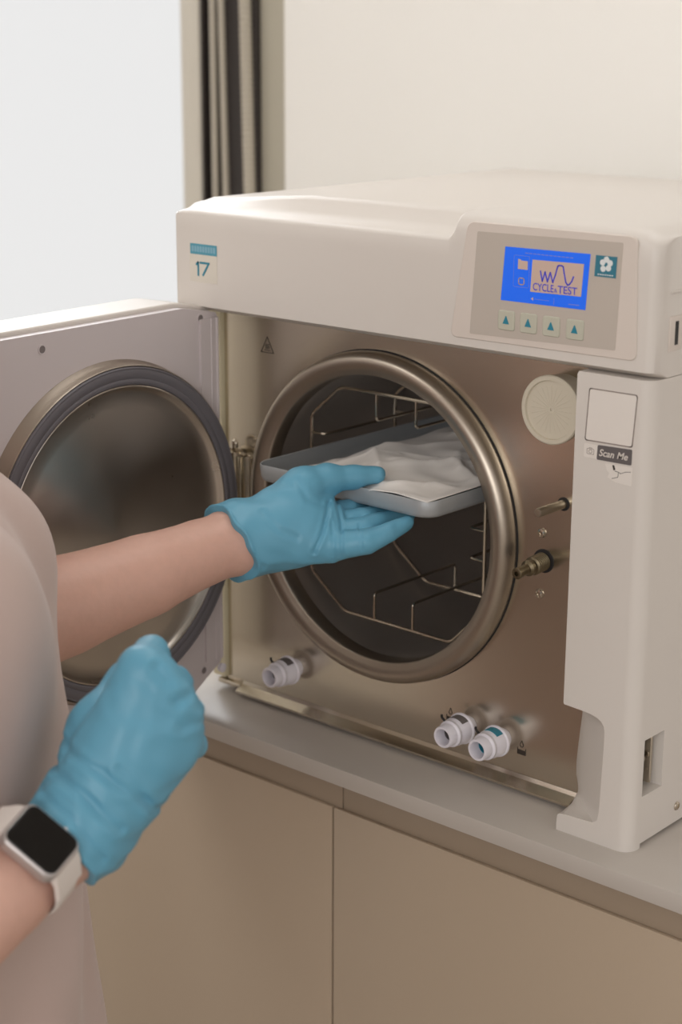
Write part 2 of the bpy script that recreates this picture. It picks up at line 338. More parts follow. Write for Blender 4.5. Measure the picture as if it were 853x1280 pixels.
# hood: lofted profile along x
def hood_sec(x):
    rr=.010; yo=0
    if x>XR-rr: d=x-(XR-rr); yo=rr-math.sqrt(max(0,rr*rr-d*d))
    rl=.004
    if x<XL+rl: d=(XL+rl)-x; yo=rl-math.sqrt(max(0,rl*rl-d*d))
    s=sm(.0995,.1085,x); crown=.0105*sm(-.2135,-.06,x)-.004*sm(.27,.2925,x)
    zt=.4785+crown; F=-.045
    edge=.003*sm(XL+.012,XL,x)+.006*sm(.272,XR,x)
    A=[(.380,F+.012),(.3838,F+.003),(.3852,F),(.42,F),(.455,F),(.4665,F),(.4690,F+.0015),(.4703,F+.008),(.4725,F+.016),(.4765,F+.024),(zt-.004,F+.030),(zt-.001,F+.034),(zt,F+.04),(zt-crown*.05,.10),(zt-crown*.5,.25),(.4785,.455),(.470,.464),(.380,.465)]
    zr=.4895
    B=[(.380,F+.012),(.3838,F+.003),(.3852,F),(.42,F),(.455,F),(.4665,F),(.476,F+.0008),(.4815,F+.0025),(.4862,F+.0058),(.4885,F+.0105),(zr-.0002,F+.016),(zr,F+.025),(zr,F+.04),(zr-.001,.10),(.4835,.25),(.4785,.455),(.470,.464),(.380,.465)]
    out=[]
    for i,((za,ya),(zb,yb)) in enumerate(zip(A,B)):
        z=za*(1-s)+zb*s; y=ya*(1-s)+yb*s
        if y<.2: y+=yo
        if z>.46: z-=edge*(.6 if i<8 else 1)
        out.append((x,y,z))
    return out
xs=[XL+.004*(1-math.cos(math.radians(a))) for a in (0,30,60,90)]+[XL+.012,-.19,-.16,-.12,-.08,-.04,0,.05,.085]+[.0985+.001*i for i in range(12)]+[.13,.17,.21,.25,.268,.2775]+[XR-.010+.010*math.sin(math.radians(a)) for a in (6,15,25,35,45,55,65,75,83,90)]
xs=sorted(xs)
bm=bmesh.new(); rows=[[bm.verts.new(p) for p in hood_sec(x)] for x in xs]
for A,B in zip(rows[:-1],rows[1:]):
    for k in range(len(A)): bm.faces.new((A[k],A[(k+1)%len(A)],B[(k+1)%len(A)],B[k]))
bm.faces.new(rows[0]); bm.faces.new(rows[-1][::-1])
hood=obj('hood',bm,plastic,ac,angle=50)
# grip recess cut into the top and raised lid plates
bm=bmesh.new()
prism(bm,rpoly([(-.17,.02),(.045,.02),(.045,.42),(-.17,.42)],.02),lambda a,b,d:(a,b,d),.470,.4905)
lid=obj('top_lid',bm,plastic,ac)
md=lid.modifiers.new('Bevel','BEVEL'); md.width=.0012; md.segments=2
lid.location.z-=.006; 
me=lid.data
for v in me.vertices:
    if v.co.z>.48: v.co.z-=.0055*max(0,(v.co.y+.21-.02))/.4+ .0035*max(0,-(v.co.x+.04)-.02)/.15
bm=bmesh.new(); lathe(bm,[(0,-.010),(.5,-.010),(1,.0),(1,.02),(0,.02)],(0,0,0),(0,0,1),32)
for v in bm.verts: v.co=Vector((-.065+v.co.x*.030,.163+v.co.y*.055,.4815+v.co.z))
boolean(lid,cutter(bm))
# body shell
bm=bmesh.new(); box(bm,(-.2135,.0,.012),(-.2015,.455,.386),.001); box(bm,(-.2135,.44,.012),(XR-.002,.455,.386),.001); box(bm,(-.2135,.002,.012),(XR-.002,.455,.016),.001)
box(bm,(-.2135,-.005,.0125),(-.1965,.001,.386),.001)
obj('rear_housing',bm,mat('cream_plastic',(232,224,196),.4),ac)
bm=bmesh.new()
bm.free()
for x in (-.17,.25):
    for y in (.04,.41): bm=bmesh.new(); lathe(bm,[(0,0),(.016,0),(.018,.012),(0,.012)],(x,y,0.0005),(0,0,1),20); obj('foot',bm,darkrub,ac)
# right side cover with front corner radius, cut-out for the service port
def col_sec(z,xf,xb,dzb=0,n=8):
    """plan outline of the front column: left front corner, right rounded corner, back"""
    F=-.045; rr=.012; p=[(xf,F,z)]
    for a in range(0,91,10): 
        t=math.radians(a); p.append((XR-rr+rr*math.sin(t),F+rr-rr*math.cos(t),z))
    ext=.12 if z>.0040 else -.0285
    p+=[(XR,ext,z),(XR-.006,ext,z),(XR-.006,-.0002,z)]
    for i in range(n+1):
        t=i/n; y=-.0002+(F+.0002)*t*.98; c=(1-t)**1.3
        x=xb+(xf-xb)*(t**1.25); p.append((x,y,z+dzb*c))
    return p
st=[(-.0005,.2236,.2236,0),(.0040,.2234,.2234,0),(.0041,.2234,.2234,0),(.006,.2233,.2233,0),(.0135,.2240,.2236,.001),(.0150,.2262,.2225,.004),(.0158,.232,.2190,.008),(.0164,.245,.2160,.011),(.0172,.2575,.2130,.014),(.020,.2618,.2114,.015),(.028,.2632,.2112,.013),(.05,.2640,.2124,.007),(.085,.2650,.2150,.0),(.0975,.2650,.2155,-.004),(.1015,.2640,.2160,-.007),(.1045,.2615,.2163,-.009),(.1068,.2575,.2165,-.011),(.1082,.252,.2165,-.012),(.1090,.245,.2165,-.012),(.1100,.2263,.2166,-.012),(.1115,.2257,.2257,0),(.24,.2260,.2260,0),(.377,.2262,.2262,0),(.3795,.2275,.2275,0)]
bm=bmesh.new(); rows=[[bm.verts.new(p) for p in col_sec(*s)] for s in st]
for A,B in zip(rows[:-1],rows[1:]):
    for k in range(len(A)): bm.faces.new((A[k],A[(k+1)%len(A)],B[(k+1)%len(A)],B[k]))
bm.faces.new(rows[0]); bm.faces.new(rows[-1][::-1])
colm=obj('front_column',bm,plastic,ac,angle=50)
bm=bmesh.new(); box(bm,(XR-.006,.1202,.0045),(XR,.455,.3795),.0006); side=obj('side_cover',bm,plastic,ac)
# service port opening (through the column's side)
bm=bmesh.new(); box(bm,(.262,-.0295,.0445),(.30,-.0005,.0925)); 
boolean(colm,cutter(bm))
bm=bmesh.new(); box(bm,(.268,-.024,.047),(.2715,-.0035,.090),.001); 
port=obj('service_port',bm,darkrub,ac); port['label']='dark service port in the side opening'
bm=bmesh.new(); lathe(bm,[(.0028,0),(.0028,.012),(.002,.013),(0,.013)],(.270,-.014,.069),(1,0,0),16); box(bm,(.271,-.0075,.047),(.285,-.004,.09),.0005); obj('port_plate',bm,steel,port)
# side socket + seam on the hood's side
bm=bmesh.new(); box(bm,(XR-.003,-.0272,.3995),(XR+.0012,-.010,.4255),.0008); so=obj('side_socket',bm,bezel_m,ac)
bm=bmesh.new(); box(bm,(XR+.001,-.0205,.404),(XR+.0017,-.0165,.4215)); obj('socket_slot',bm,darkrub,so)
bm=bmesh.new(); box(bm,(XR-.002,-.028,.4425),(XR+.0018,.45,.4445),.0006); obj('side_rib',bm,plastic,ac)
def screw(x,y,z,ax,r,parent,m=wire,name='screw'):
    bm=bmesh.new(); lathe(bm,[(0,0),(r,0),(r,.0006),(r*.85,.0014),(r*.45,.0019),(r*.42,.0010),(0,.0010)],(x,y,z),ax,18); return obj(name,bm,m,parent)
screw(XR,.0254,.018,(1,0,0),.0038,ac)
# steel front panel with round opening
bm=bmesh.new(); n=96; outer=[]; inner=[]
X0,X1,Z0,Z1=-.1975,.2262,.0075,.386
for k in range(n):
    a=2*PI*k/n; c,s_=math.cos(a),math.sin(a)
    inner.append((-.0050+.1465*c,.2105+.1465*s_))
    t=min(((X1 if c>0 else X0)/c) if abs(c)>1e-6 else 9, (((Z1-ZC) if s_>0 else (Z0-ZC))/s_) if abs(s_)>1e-6 else 9); outer.append((t*c,ZC+t*s_))
for cx,cz in ((X0,Z0),(X1,Z0),(X0,Z1),(X1,Z1)):
    i=min(range(n),key=lambda i:(outer[i][0]-cx)**2+(outer[i][1]-cz)**2); outer[i]=(cx,cz)
vo=[bm.verts.new((x,0,z)) for x,z in outer]; vi=[bm.verts.new((x,0,z)) for x,z in inner]; wb=[bm.verts.new((x,.004,z)) for x,z in outer]; wi=[bm.verts.new((x,.004,z)) for x,z in inner]
for k in range(n):
    j=(k+1)%n; bm.faces.new((vo[k],vo[j],vi[j],vi[k])); bm.faces.new((vi[k],vi[j],wi[j],wi[k])); bm.faces.new((wb[j],wb[k],wi[k],wi[j])); bm.faces.new((vo[j],vo[k],wb[k],wb[j]))
fp=obj('front_panel',bm,steel,ac,angle=30); fp['label']='brushed stainless steel front panel'
# bottom flange of the panel
bm=bmesh.new(); prism(bm,[(-.0002,.0135),(-.0025,.0105),(-.012,.0062),(-.012,.0042),(-.0002,.0050)],lambda a,b,d:(d,a,b),-.176,.2130); obj('bottom_flange',bm,steel,ac,angle=15)
bm=bmesh.new(); box(bm,(-.206,-.006,.006),(-.176,.03,.0105),.0006); obj('hinge_foot',bm,steel,ac)
# chamber flange ring
RX=-.0050; RZ=.2105
rp=[(.1490,.0004),(.1494,-.005),(.1486,-.0095),(.1468,-.0130),(.1440,-.0152),(.1405,-.0160),(.1370,-.0156),(.1335,-.0140),(.1312,-.0122),(.1300,-.0118),(.1291,-.0105),(.1287,-.008),(.1286,.004),(.1300,.006),(.1450,.006),(.1470,.003)]
bm=bmesh.new(); lathe(bm,rp,(RX,0,RZ),(0,1,0),128,True); obj('chamber_ring',bm,steelring,ac,angle=60)
bm=bmesh.new(); lathe(bm,[(.1502,-.0005),(.1502,.0002),(.148,.0002),(.148,-.0005)],(RX,0,RZ),(0,1,0),128,True); obj('ring_gap',bm,darkrub,ac)
bm=bmesh.new(); lathe(bm,[(.1288,.002),(.1300,.02),(.1300,.34),(.118,.352),(.07,.362),(0,.365),(0,.368),(.125,.36),(.1340,.345),(.1340,.002)],(RX,0,RZ),(0,1,0),96); obj('chamber',bm,steelch,ac,angle=60)
# --------------- control panel
YF=-.045
bm=bmesh.new(); prism(bm,rpoly([(.1045,.3915),(.2775,.3930),(.2735,.4838),(.1200,.4838)],.007),FR,YF+.002,YF-.0011)
cp=obj('control_bezel',bm,bezel_m,ac); md=cp.modifiers.new('Bevel','BEVEL'); md.width=.0007; md.segments=2; md.limit_method='ANGLE'
bm=bmesh.new(); prism(bm,rpoly([(.1245,.3962),(.2590,.3990),(.2618,.4786),(.1297,.4766)],.0012,2),FR,YF,YF-.0014); obj('control_foil',bm,panelgray,cp)
lcd_m=mat('lcd_blue',(30,100,225),.25,emit=(20,92,220),estr=.34)
bm=bmesh.new(); prism(bm,[(.1540,.4258),(.2318,.4262),(.2343,.4680),(.1570,.4672)],FR,YF,YF-.0018); lcd=obj('display',bm,lcd_m,cp,smooth=False); lcd['label']='lit blue liquid crystal display'
lg=mat('lcd_light',(184,160,146),.4,emit=(150,130,120),estr=.3); lr=mat('lcd_faint',(92,110,190),.4,emit=(92,100,170),estr=.4); lb=mat('lcd_ink',(66,66,176),.4,emit=(60,60,170),estr=.3)
YD=YF-.0018
bm=bmesh.new(); prism(bm,[(.1816,.4350),(.2277,.4358),(.2292,.4602),(.1828,.4594)],FR,YD,YD-.0002)
prism(bm,[(.1695,.4512),(.1785,.4512),(.1785,.4578),(.1725,.4578),(.1715,.4588),(.1695,.4588)],FR,YD,YD-.0002)
ribbon(bm,rrect(.1705,.4395,.1755,.4445,.0015,3),.0008,YD,YD-.0002,closed=True)
prism(bm,[(.1825,.4297),(.1845,.4310),(.1845,.4284)],FR,YD,YD-.0002)
obj('display_graphic',bm,lg,lcd,smooth=False)
bm=bmesh.new()
ribbon(bm,rrect(.1655,.4375,.1800,.4615,.001,2),.0003,YD,YD-.00015,closed=True)
ribbon(bm,[(.186,.4297),(.199,.4297)],.0004,YD,YD-.00015); ribbon(bm,[(.2035,.4275),(.2035,.4320)],.0004,YD,YD-.00015); ribbon(bm,[(.217,.4290),(.226,.4292)],.0007,YD,YD-.00015)
for i in range(12): ribbon(bm,[(.176+.0037*i,.4638),(.1785+.0037*i,.4638)],.0007,YD,YD-.00015)
obj('display_outline',bm,lr,lcd,smooth=False)
bm=bmesh.new(); Y2=YD-.0002
textmesh(bm,'CYCLE',.1936,.4393,.0058,Y2,.0190,bold=.012); textmesh(bm,'&',.2050,.4382,.0030,Y2,.0028,bold=.01); textmesh(bm,'TEST',.2155,.4393,.0058,Y2,.0175,bold=.012)
tr=[(.1905,.4515),(.1925,.4440),(.1948,.4512),(.1972,.4440),(.1995,.4512),(.2020,.4440),(.2043,.4500),(.2055,.4545),(.2062,.4567),(.2075,.4572),(.2098,.4572),(.2110,.4565),(.2120,.4520),(.2138,.4452),(.2155,.4432),(.2172,.4440),(.2190,.4462),(.2205,.4500)]
ribbon(bm,tr,.0011,Y2,Y2-.0002)
obj('display_lettering',bm,lb,lcd,smooth=False)
btn=mat('button_pale',(190,188,172),.4)
for i,x in enumerate((.1600,.1808,.2019,.2234)):
    bm=bmesh.new(); prism(bm,rrect(x-.0078,.4028,x+.0078,.4182,.002,4),FR,YF,YF-.0024)
    b_=obj('button',bm,btn,cp); md=b_.modifiers.new('Bevel','BEVEL'); md.width=.0007; md.segments=2
    bm=bmesh.new(); prism(bm,[(x-.0030,.4078),(x+.0030,.4078),(x+.0002,.4140),(x-.0002,.4140)],FR,YF-.0020,YF-.0027); obj('arrow_mark',bm,tealmark,b_,smooth=False)
# logo badge
bm=bmesh.new(); prism(bm,[(.2385,.4522),(.2570,.4522),(.2575,.4678),(.2392,.4678)],FR,YF,YF-.0018); lo=obj('logo_badge',bm,mat('logo_teal',(52,120,140),.4),cp,smooth=False)
bm=bmesh.new()
for a in range(5):
    t=math.radians(90+72*a); cx,cz=.2486+.0034*math.cos(t),.4618+.0034*math.sin(t)
    if a==2: cx,cz=.2460,.4583
    prism(bm,[(cx+.0023*math.cos(q*PI/8),cz+.0023*math.sin(q*PI/8)) for q in range(16)],FR,YF-.0018,YF-.0020-a*.00002)
for i in range(7): prism(bm,[(.2415+.002*i,.4535),(.2428+.002*i,.4535),(.2428+.002*i,.4543),(.2415+.002*i,.4543)],FR,YF-.0018,YF-.0020)
obj('logo_flower',bm,mat('logo_white',(222,226,226),.4),lo,smooth=False)
# sticker with the number 17
sk=mat('sticker_clear',(214,207,195),.25); 
bm=bmesh.new(); prism(bm,rrect(-.1935,.4070,-.1590,.4413,.0006,2),FR,YF+.0003,YF-.0003); st17=obj('number_sticker',bm,sk,ac,smooth=False)
bm=bmesh.new(); prism(bm,[(-.1925,.4318),(-.1588,.4318),(-.1588,.4412),(-.1925,.4412)],FR,YF-.0003,YF-.0005); obj('sticker_header',bm,mat('sticker_blue',(80,150,170),.4),st17,smooth=False)
bm=bmesh.new()
for i in range(9): prism(bm,rrect(-.1905+.0034*i,.4340,-.1880+.0034*i,.4392,.0004,2),FR,YF-.0005,YF-.00055)
obj('header_lettering',bm,mat('sticker_pale_blue',(128,172,190),.5),st17,smooth=False)
bm=bmesh.new(); ribbon(bm,[(-.1848,.4228),(-.1826,.4246),(-.1826,.4132)],.0020,YF-.0003,YF-.0006); ribbon(bm,[(-.1798,.4245),(-.1688,.4245)],.0019,YF-.0003,YF-.0006); ribbon(bm,[(-.1692,.4243),(-.1765,.4136)],.0019,YF-.0003,YF-.00062)
obj('digits',bm,tealmark,st17,smooth=False)
# column label: empty framed square, camera icon and Scan Me
lw=mat('label_white',(226,219,212),.3)
bm=bmesh.new(); prism(bm,rpoly([(.2353,.3273),(.2775,.3280),(.2800,.3682),(.2375,.3680)],.002,4),FR,YF+.0003,YF-.0003); ql=obj('square_label',bm,lw,ac,smooth=False)
bm=bmesh.new(); ribbon(bm,rpoly([(.2356,.3276),(.2772,.3283),(.2797,.3679),(.2378,.3677)],.002,4),.0009,YF-.0003,YF-.0004,closed=True); obj('label_border',bm,mat('border_grey',(142,130,124),.5),ql,smooth=False)
bm=bmesh.new(); prism(bm,rrect(.2350,.3143,.2472,.3250,.0012,3),FR,YF+.0003,YF-.0003); ic=obj('camera_icon_label',bm,lw,ac,smooth=False)
bm=bmesh.new(); ribbon(bm,rrect(.2378,.3172,.2440,.3214,.0008,3),.0004,YF-.0003,YF-.0004,closed=True); ribbon(bm,[(.2409+.0014*math.cos(q*PI/5),.3193+.0014*math.sin(q*PI/5)) for q in range(10)],.0004,YF-.0003,YF-.0004,closed=True); ribbon(bm,[(.2395,.3214),(.2400,.3222),(.2418,.3222),(.2423,.3214)],.0004,YF-.0003,YF-.0004)
obj('camera_outline',bm,mat('icon_grey',(160,150,144),.5),ic,smooth=False)
bm=bmesh.new(); prism(bm,rpoly([(.2467,.3140),(.2773,.3143),(.2774,.3264),(.2472,.3254)],.0012,3),FR,YF+.0003,YF-.0004); sc_=obj('scan_me_label',bm,greymark,ac,smooth=False)
bm=bmesh.new(); textmesh(bm,'Scan',.2555,.3200,.0056,YF-.0004,.0135,shear=.25,bold=.02); textmesh(bm,'Me',.2695,.3202,.0054,YF-.0004,.0095,shear=.25,bold=.02); obj('scan_me_lettering',bm,mat('label_cream',(214,206,198),.5),sc_,smooth=False)
bm=bmesh.new(); prism(bm,[(.2545,.3120),(.2560,.3075),(.2585,.3052),(.2570,.3020),(.2640,.2992),(.2783,.2985),(.2783,.3128),(.2640,.3125)],FR,YF+.0003,YF-.0003); ts=obj('torn_sticker',bm,lw,ac,smooth=False)
bm=bmesh.new(); prism(bm,rpoly([(.2608,.3120),(.2625,.3122),(.2637,.3088),(.2622,.3080)],.0006,3),FR,YF-.0003,YF-.0005); ribbon(bm,[(.2632,.3078),(.2660,.3075),(.2685,.3066),(.2725,.3084),(.2770,.3092)],.0004,YF-.0003,YF-.0004); ribbon(bm,[(.2665,.3072),(.2662,.3035),(.2610,.3015)],.0004,YF-.0003,YF-.0004); obj('sticker_scratch',bm,ink,ts,smooth=False)
# etched icons on the steel
bm=bmesh.new()
tx,tz=-.1410,.3480
ribbon(bm,[(tx-.0078,tz-.0062),(tx+.0078,tz-.0062),(tx,tz+.0082)],.0007,.0002,-.0003,closed=True)
for i in (-1,0,1): ribbon(bm,[(tx+.0019*i-.0004,tz-.0030),(tx+.0019*i+.0005,tz-.0012),(tx+.0019*i-.0005,tz+.0002),(tx+.0019*i+.0003,tz+.0016)],.0005,.0002,-.0003)
ribbon(bm,[(tx-.0035,tz-.0042),(tx+.0035,tz-.0042)],.0006,.0002,-.0003)
hs=obj('hot_surface_icon',bm,ink,ac,smooth=False)
def drop_icon(x,z):
    bm=bmesh.new(); d=[(0,.0105),(.0013,.0078),(.0017,.0064),(.0010,.0050),(0,.0046),(-.0010,.0050),(-.0017,.0064),(-.0013,.0078)]
    ribbon(bm,[(x+a,z+b) for a,b in d],.0005,.0002,-.0003,closed=True)
    ribbon(bm,[(x-.0042,z+.0038),(x-.0042,z-.002),(x+.0042,z-.002),(x+.0042,z+.0038)],.0004,.0002,-.0003)
    prism(bm,[(x-.004,z-.002),(x+.004,z-.002),(x+.004,z+.0018),(x-.004,z+.0022)],FR,.0002,-.0003)
    return obj('water_icon',bm,ink,ac,smooth=False)
drop_icon(.1555,.0335); drop_icon(.0785,.0425)
# couplings
def coupling(x,z,mk,lab):
    r=empty('quick_coupling',(x,0,z),ac); r['label']=lab
    o=(x,0,z); ax=(0,-1,0)
    bm=bmesh.new(); lathe(bm,[(0,.0002),(.0085,.0002),(.0085,.009),(.0130,.009),(.0140,.0098),(.0140,.0115),(.0128,.0125),(.0124,.0215),(.0112,.0235),(.0112,.0250),(.0118,.0258),(.0118,.0275),(.0100,.0290),(.0098,.0365),(.0092,.0378),(.0075,.0378),(.0070,.036),(.0068,.016),(0,.016)],o,ax,48); obj('coupling_body',bm,white_pvc,r,angle=40)
    bm=bmesh.new(); lathe(bm,[(.0067,.0162),(.0067,.0265),(.0062,.0265),(.0062,.0162)],o,ax,32,True); obj('inner_sleeve',bm,mk,r)
    bm=bmesh.new(); lathe(bm,[(0,.0162),(.0040,.0162),(.0036,.022),(0,.023)],o,ax,24); obj('valve_pin',bm,mat('pin_grey',(132,118,112),.4),r)
    bm=bmesh.new()
    rows=[]
    for i in range(9):
        a=math.radians(48+ (112-48)*i/8); rows.append([bm.verts.new((x+math.cos(a)*rr,y,z+math.sin(a)*rr)) for rr,y in ((.0130,-.0128),(.0130,-.0210),(.0120,-.0210),(.0120,-.0128))])
    for A,B in zip(rows[:-1],rows[1:]):
        for k in range(4): bm.faces.new((A[k],A[(k+1)%4],B[(k+1)%4],B[k]))
    bm.faces.new(rows[0]); bm.faces.new(rows[-1][::-1]); obj('coupling_label',bm,mk,r)
    bm=bmesh.new(); tube(bm,rounded([(x-.0105,-.018,z+.004),(x-.0165,-.018,z+.008),(x-.0165,-.018,z+.0105)],.002),.0011,8); obj('release_pin',bm,darkrub,r)
    return r
coupling(-.1058,.0447,greymark,'white coupling with grey label below the door hinge side')
coupling(.0992,.0430,greymark,'white coupling with grey label, left of the pair')
coupling(.1362,.0418,tealmark,'white coupling with teal label')
# filter cap
bm=bmesh.new(); lathe(bm,[(0,0),(.025,0),(.0262,.002),(.0268,.016),(.0278,.018),(.0278,.0215),(.0268,.0225),(.0238,.0225),(.0232,.0205),(.0012,.0205),(.001,.0195),(0,.0195)],(.1868,0,.3395),(0,-1,0),64)
fc=obj('filter_cap',bm,mat('filter_plastic',(205,196,178),.45),ac,angle=40); fc['label']='round cream filter cap'
bm=bmesh.new()
for i in range(24):
    a=2*PI*i/24; u=Vector((math.cos(a),0,math.sin(a))); c=Vector((.1868,-.0206,.3395)); tube(bm,[c+u*.003,c+u*.0195],.00012,4)
obj('filter_rib',bm,MATS['filter_plastic'],fc)
# guide rod, valve, screws
bm=bmesh.new(); lathe(bm,[(0,0),(.0038,0),(.0038,.0350),(.0030,.0364),(0,.0368)],(.1883,0,.2590),(0,-1,0),32); gd=obj('guide_rod',bm,rodm,ac,angle=40)
bm=bmesh.new(); lathe(bm,[(.0038,0),(.0056,0),(.0056,.0006),(.0038,.0006)],(.1883,0,.2590),(0,-1,0),32,True); obj('rod_bushing',bm,darkrub,gd)
v=empty('safety_valve',(.1710,0,.2075),ac); vo_=(.1710,0,.2075)
bm=bmesh.new(); lathe(bm,[(0,0),(.0100,0),(.0100,-.0),(.0100,.0006),(0,.0006)],vo_,(0,-1,0),32); obj('valve_hole',bm,darkrub,v)
bm=bmesh.new(); pr=[(0,.0004)]; 
for i in range(7): pr+=[(.0058,.001+.0022*i),(.0078,.0017+.0022*i),(.0078,.0023+.0022*i)]
pr+=[(.0060,.0165),(.0055,.0185),(.0066,.0195),(.0066,.0225),(.0045,.0245),(.0040,.0330),(.0048,.0335),(.0048,.0375),(.0038,.0380),(.0020,.0380),(.0018,.034),(0,.034)]
lathe(bm,pr,vo_,(0,-1,-.06),32); obj('valve_body',bm,brass,v,angle=30)
screw(.1684,-.0002,.2310,(0,-1,0),.0040,ac); screw(.1682,-.0002,.1787,(0,-1,0),.0040,ac)
# hinge near the ring
h=empty('hinge',(-.178,-.01,.2),ac)
bm=bmesh.new(); lathe(bm,[(0,.14),(.006,.14),(.006,.242),(0,.242)],(-.1765,-.010,0),(0,0,1),20); obj('hinge_barrel',bm,wire,h,angle=40)
bm=bmesh.new(); box(bm,(-.172,-.006,.14),(-.158,-.0008,.243),.001); box(bm,(-.156,-.012,.14),(-.1525,-.0008,.243),.0008); obj('hinge_leaf',bm,steel,h)
bm=bmesh.new(); lathe(bm,[(0,.242),(.0075,.242),(.0078,.2455),(.005,.2475),(0,.248)],(-.1765,-.010,0),(0,0,1),20); box(bm,(-.1765,-.013,.242),(-.160,-.006,.2445),.0006); tube(bm,rounded([(-.1765,-.010,.247),(-.1765,-.010,.256),(-.1705,-.012,.256),(-.1705,-.012,.250)],.003),.0018,8); obj('hinge_cap',bm,wire,h,angle=40)
# --------------- door (hinged left, swung wide open)
hn=Vector((-.170,-.0355,0)); dang=-.0599; du=Vector((-math.sin(dang),-math.cos(dang),0)); dn=Vector((math.cos(dang),-math.sin(dang),0))
def DT(u,t,z): return hn+du*u+dn*t+Vector((0,0,z))
dr=empty('open_door',tuple(DT(.2,-.02,.023)),ac); dr['label']='opened chamber door with round steel plate'
def dpoly(t0,t1,pts,bmx): prism(bmx,pts,lambda a,b,d:tuple(DT(a,d,b)),t0,t1)
bm=bmesh.new()
dpoly(-.010,.0,rpoly([(.022,.034),(.040,.0235),(.400,.0235),(.400,.3885),(.045,.3885),(.0,.380),(.0,.046)],.004,3),bm)
obj('inner_panel',bm,door_pl,dr)
bm=bmesh.new()
dpoly(-.058,-.0105,rpoly([(-.004,.040),(.030,.018),(.404,.018),(.404,.3925),(.045,.3925),(.0,.384),(-.006,.375)],.006,3),bm)
o=obj('outer_shell',bm,plastic,dr); md=o.modifiers.new('Bevel','BEVEL'); md.width=.004; md.segments=3; md.limit_method='ANGLE'
bm=bmesh.new(); dpoly(-.004,.0022,[(.0005,.050),(.024,.050),(.024,.376),(.0005,.376)],bm)
for vv in bm.verts: pass
obj('edge_moulding',bm,door_pl,dr)
bm=bmesh.new(); tube(bm,[DT(.010,.0022,.05),DT(.010,.0022,.376)],.0009,6); tube(bm,[DT(.0025,.0022,.05),DT(.0025,.0022,.376)],.0014,6); obj('moulding_bead',bm,door_pl,dr)
bm=bmesh.new(); lathe(bm,[(0,0),(.004,0),(.0045,.004),(0,.006)],tuple(DT(.004,.001,.040)),tuple(dn),16); obj('stopper',bm,white_pvc,dr)
DZ=.2031; DU=.1395; dc=DT(DU,0,DZ)
bm=bmesh.new(); lathe(bm,[(.1525,0),(.1525,.001),(.1500,.004),(.1496,.0125),(.1487,.0140),(.1478,.0135),(.1472,.0)],tuple(dc),tuple(dn),128,True); obj('seal_rim',bm,steelring,dr,angle=50)
gp=[(.1475,.004),(.1475,.0152),(.1470,.0158),(.1460,.0157),(.1457,.0153),(.1450,.0156),(.1378,.0155),(.1375,.0152),(.1372,.0155),(.1335,.0152),(.1325,.0145),(.1322,.0135),(.1322,.004)]
bm=bmesh.new(); lathe(bm,gp,tuple(dc),tuple(dn),128,True); obj('gasket',bm,rubber,dr,angle=60)
# round plate (built in its own frame so that its turning marks run round it)
bm=bmesh.new(); lathe(bm,[(.1320,.0040),(.1320,.0135),(.1312,.0140),(.1300,.0136),(.1285,.0105),(.126,.0082),(.11,.0078),(.08,.0070),(.04,.0062),(0,.0052)],(0,0,0),(0,0,1),128)
me=bpy.data.meshes.new('door_plate'); bmesh.ops.recalc_face_normals(bm,faces=bm.faces); bm.to_mesh(me); bm.free(); me.materials.append(steeldish); me.shade_smooth()
dp=bpy.data.objects.new('door_plate',me); COL.objects.link(dp); dp.parent=dr; dp.location=dc-world_off(dr); dp.rotation_mode='QUATERNION'; dp.rotation_quaternion=dn.to_track_quat('Z','Y')
for u_,z_ in ((.212,.3755),(.022,.3770),(.026,.0430)):
    bm=bmesh.new(); lathe(bm,[(.0044,-.0002),(.0044,.0006),(.0034,.0006),(.0030,-.0002)],tuple(DT(u_,.0001,z_)),tuple(dn),20,True); sh=obj('screw_hole',bm,door_pl,dr)
    bm=bmesh.new(); lathe(bm,[(0,.0002),(.0031,.0002),(.0031,.0004),(0,.0004)],tuple(DT(u_,.0001,z_)),tuple(dn),20); obj('screw_head',bm,mat('recess_grey',(120,112,112),.5),sh)
# ------------------------------------------------------------------ wire rack inside the chamber
rk=empty('wire_rack',(-.004,.16,.09)); tag(rk,'bent steel wire tray rack standing inside the chamber','rack')
def octo(y,s=1.,name='frame_loop'):
    L_,R_=-.1045,.0960; T_,B_=.3168,.1045; cx=(L_+R_)/2; cz=.2107
    pts=[(L_,.1375),(L_,.2869),(-.0690,T_),(.0610,T_),(R_,.2869),(R_,.1400),(.0615,B_),(-.0630,.1055)]
    pts=[(cx+(a-cx)*s,y,cz+(b-cz)*s) for a,b in pts]
    bm=bmesh.new(); tube(bm,rounded(pts,.006,4,True),.0017,8,True); obj(name,bm,wire,rk)
octo(.02); octo(.140,1.)
def rail(pts): 
    bm=bmesh.new(); tube(bm,rounded(pts,.004,4),.0014,8); obj('guide_rail',bm,wire,rk)
# hanging from the top bar and standing on the bottom bar
for x in (-.027,.018): rail([(x,.02,.3165),(x,.02,.292),(x,.14,.292),(x,.14,.3165)])
for x in (-.027,.018): rail([(x,.02,.1050),(x,.02,.131),(x,.14,.131),(x,.14,.105)])
for s_,xo in ((-1,-.1045),(1,.0960)):
    for z in ((.240,.214,.187) if s_==1 else (.270,.240,.198,.172)):
        if s_==1 and z==.270: pass
        ln=.016
        rail([(xo,.02,z),(xo-s_*ln,.02,z),(xo-s_*ln,.14,z),(xo,.14,z)])
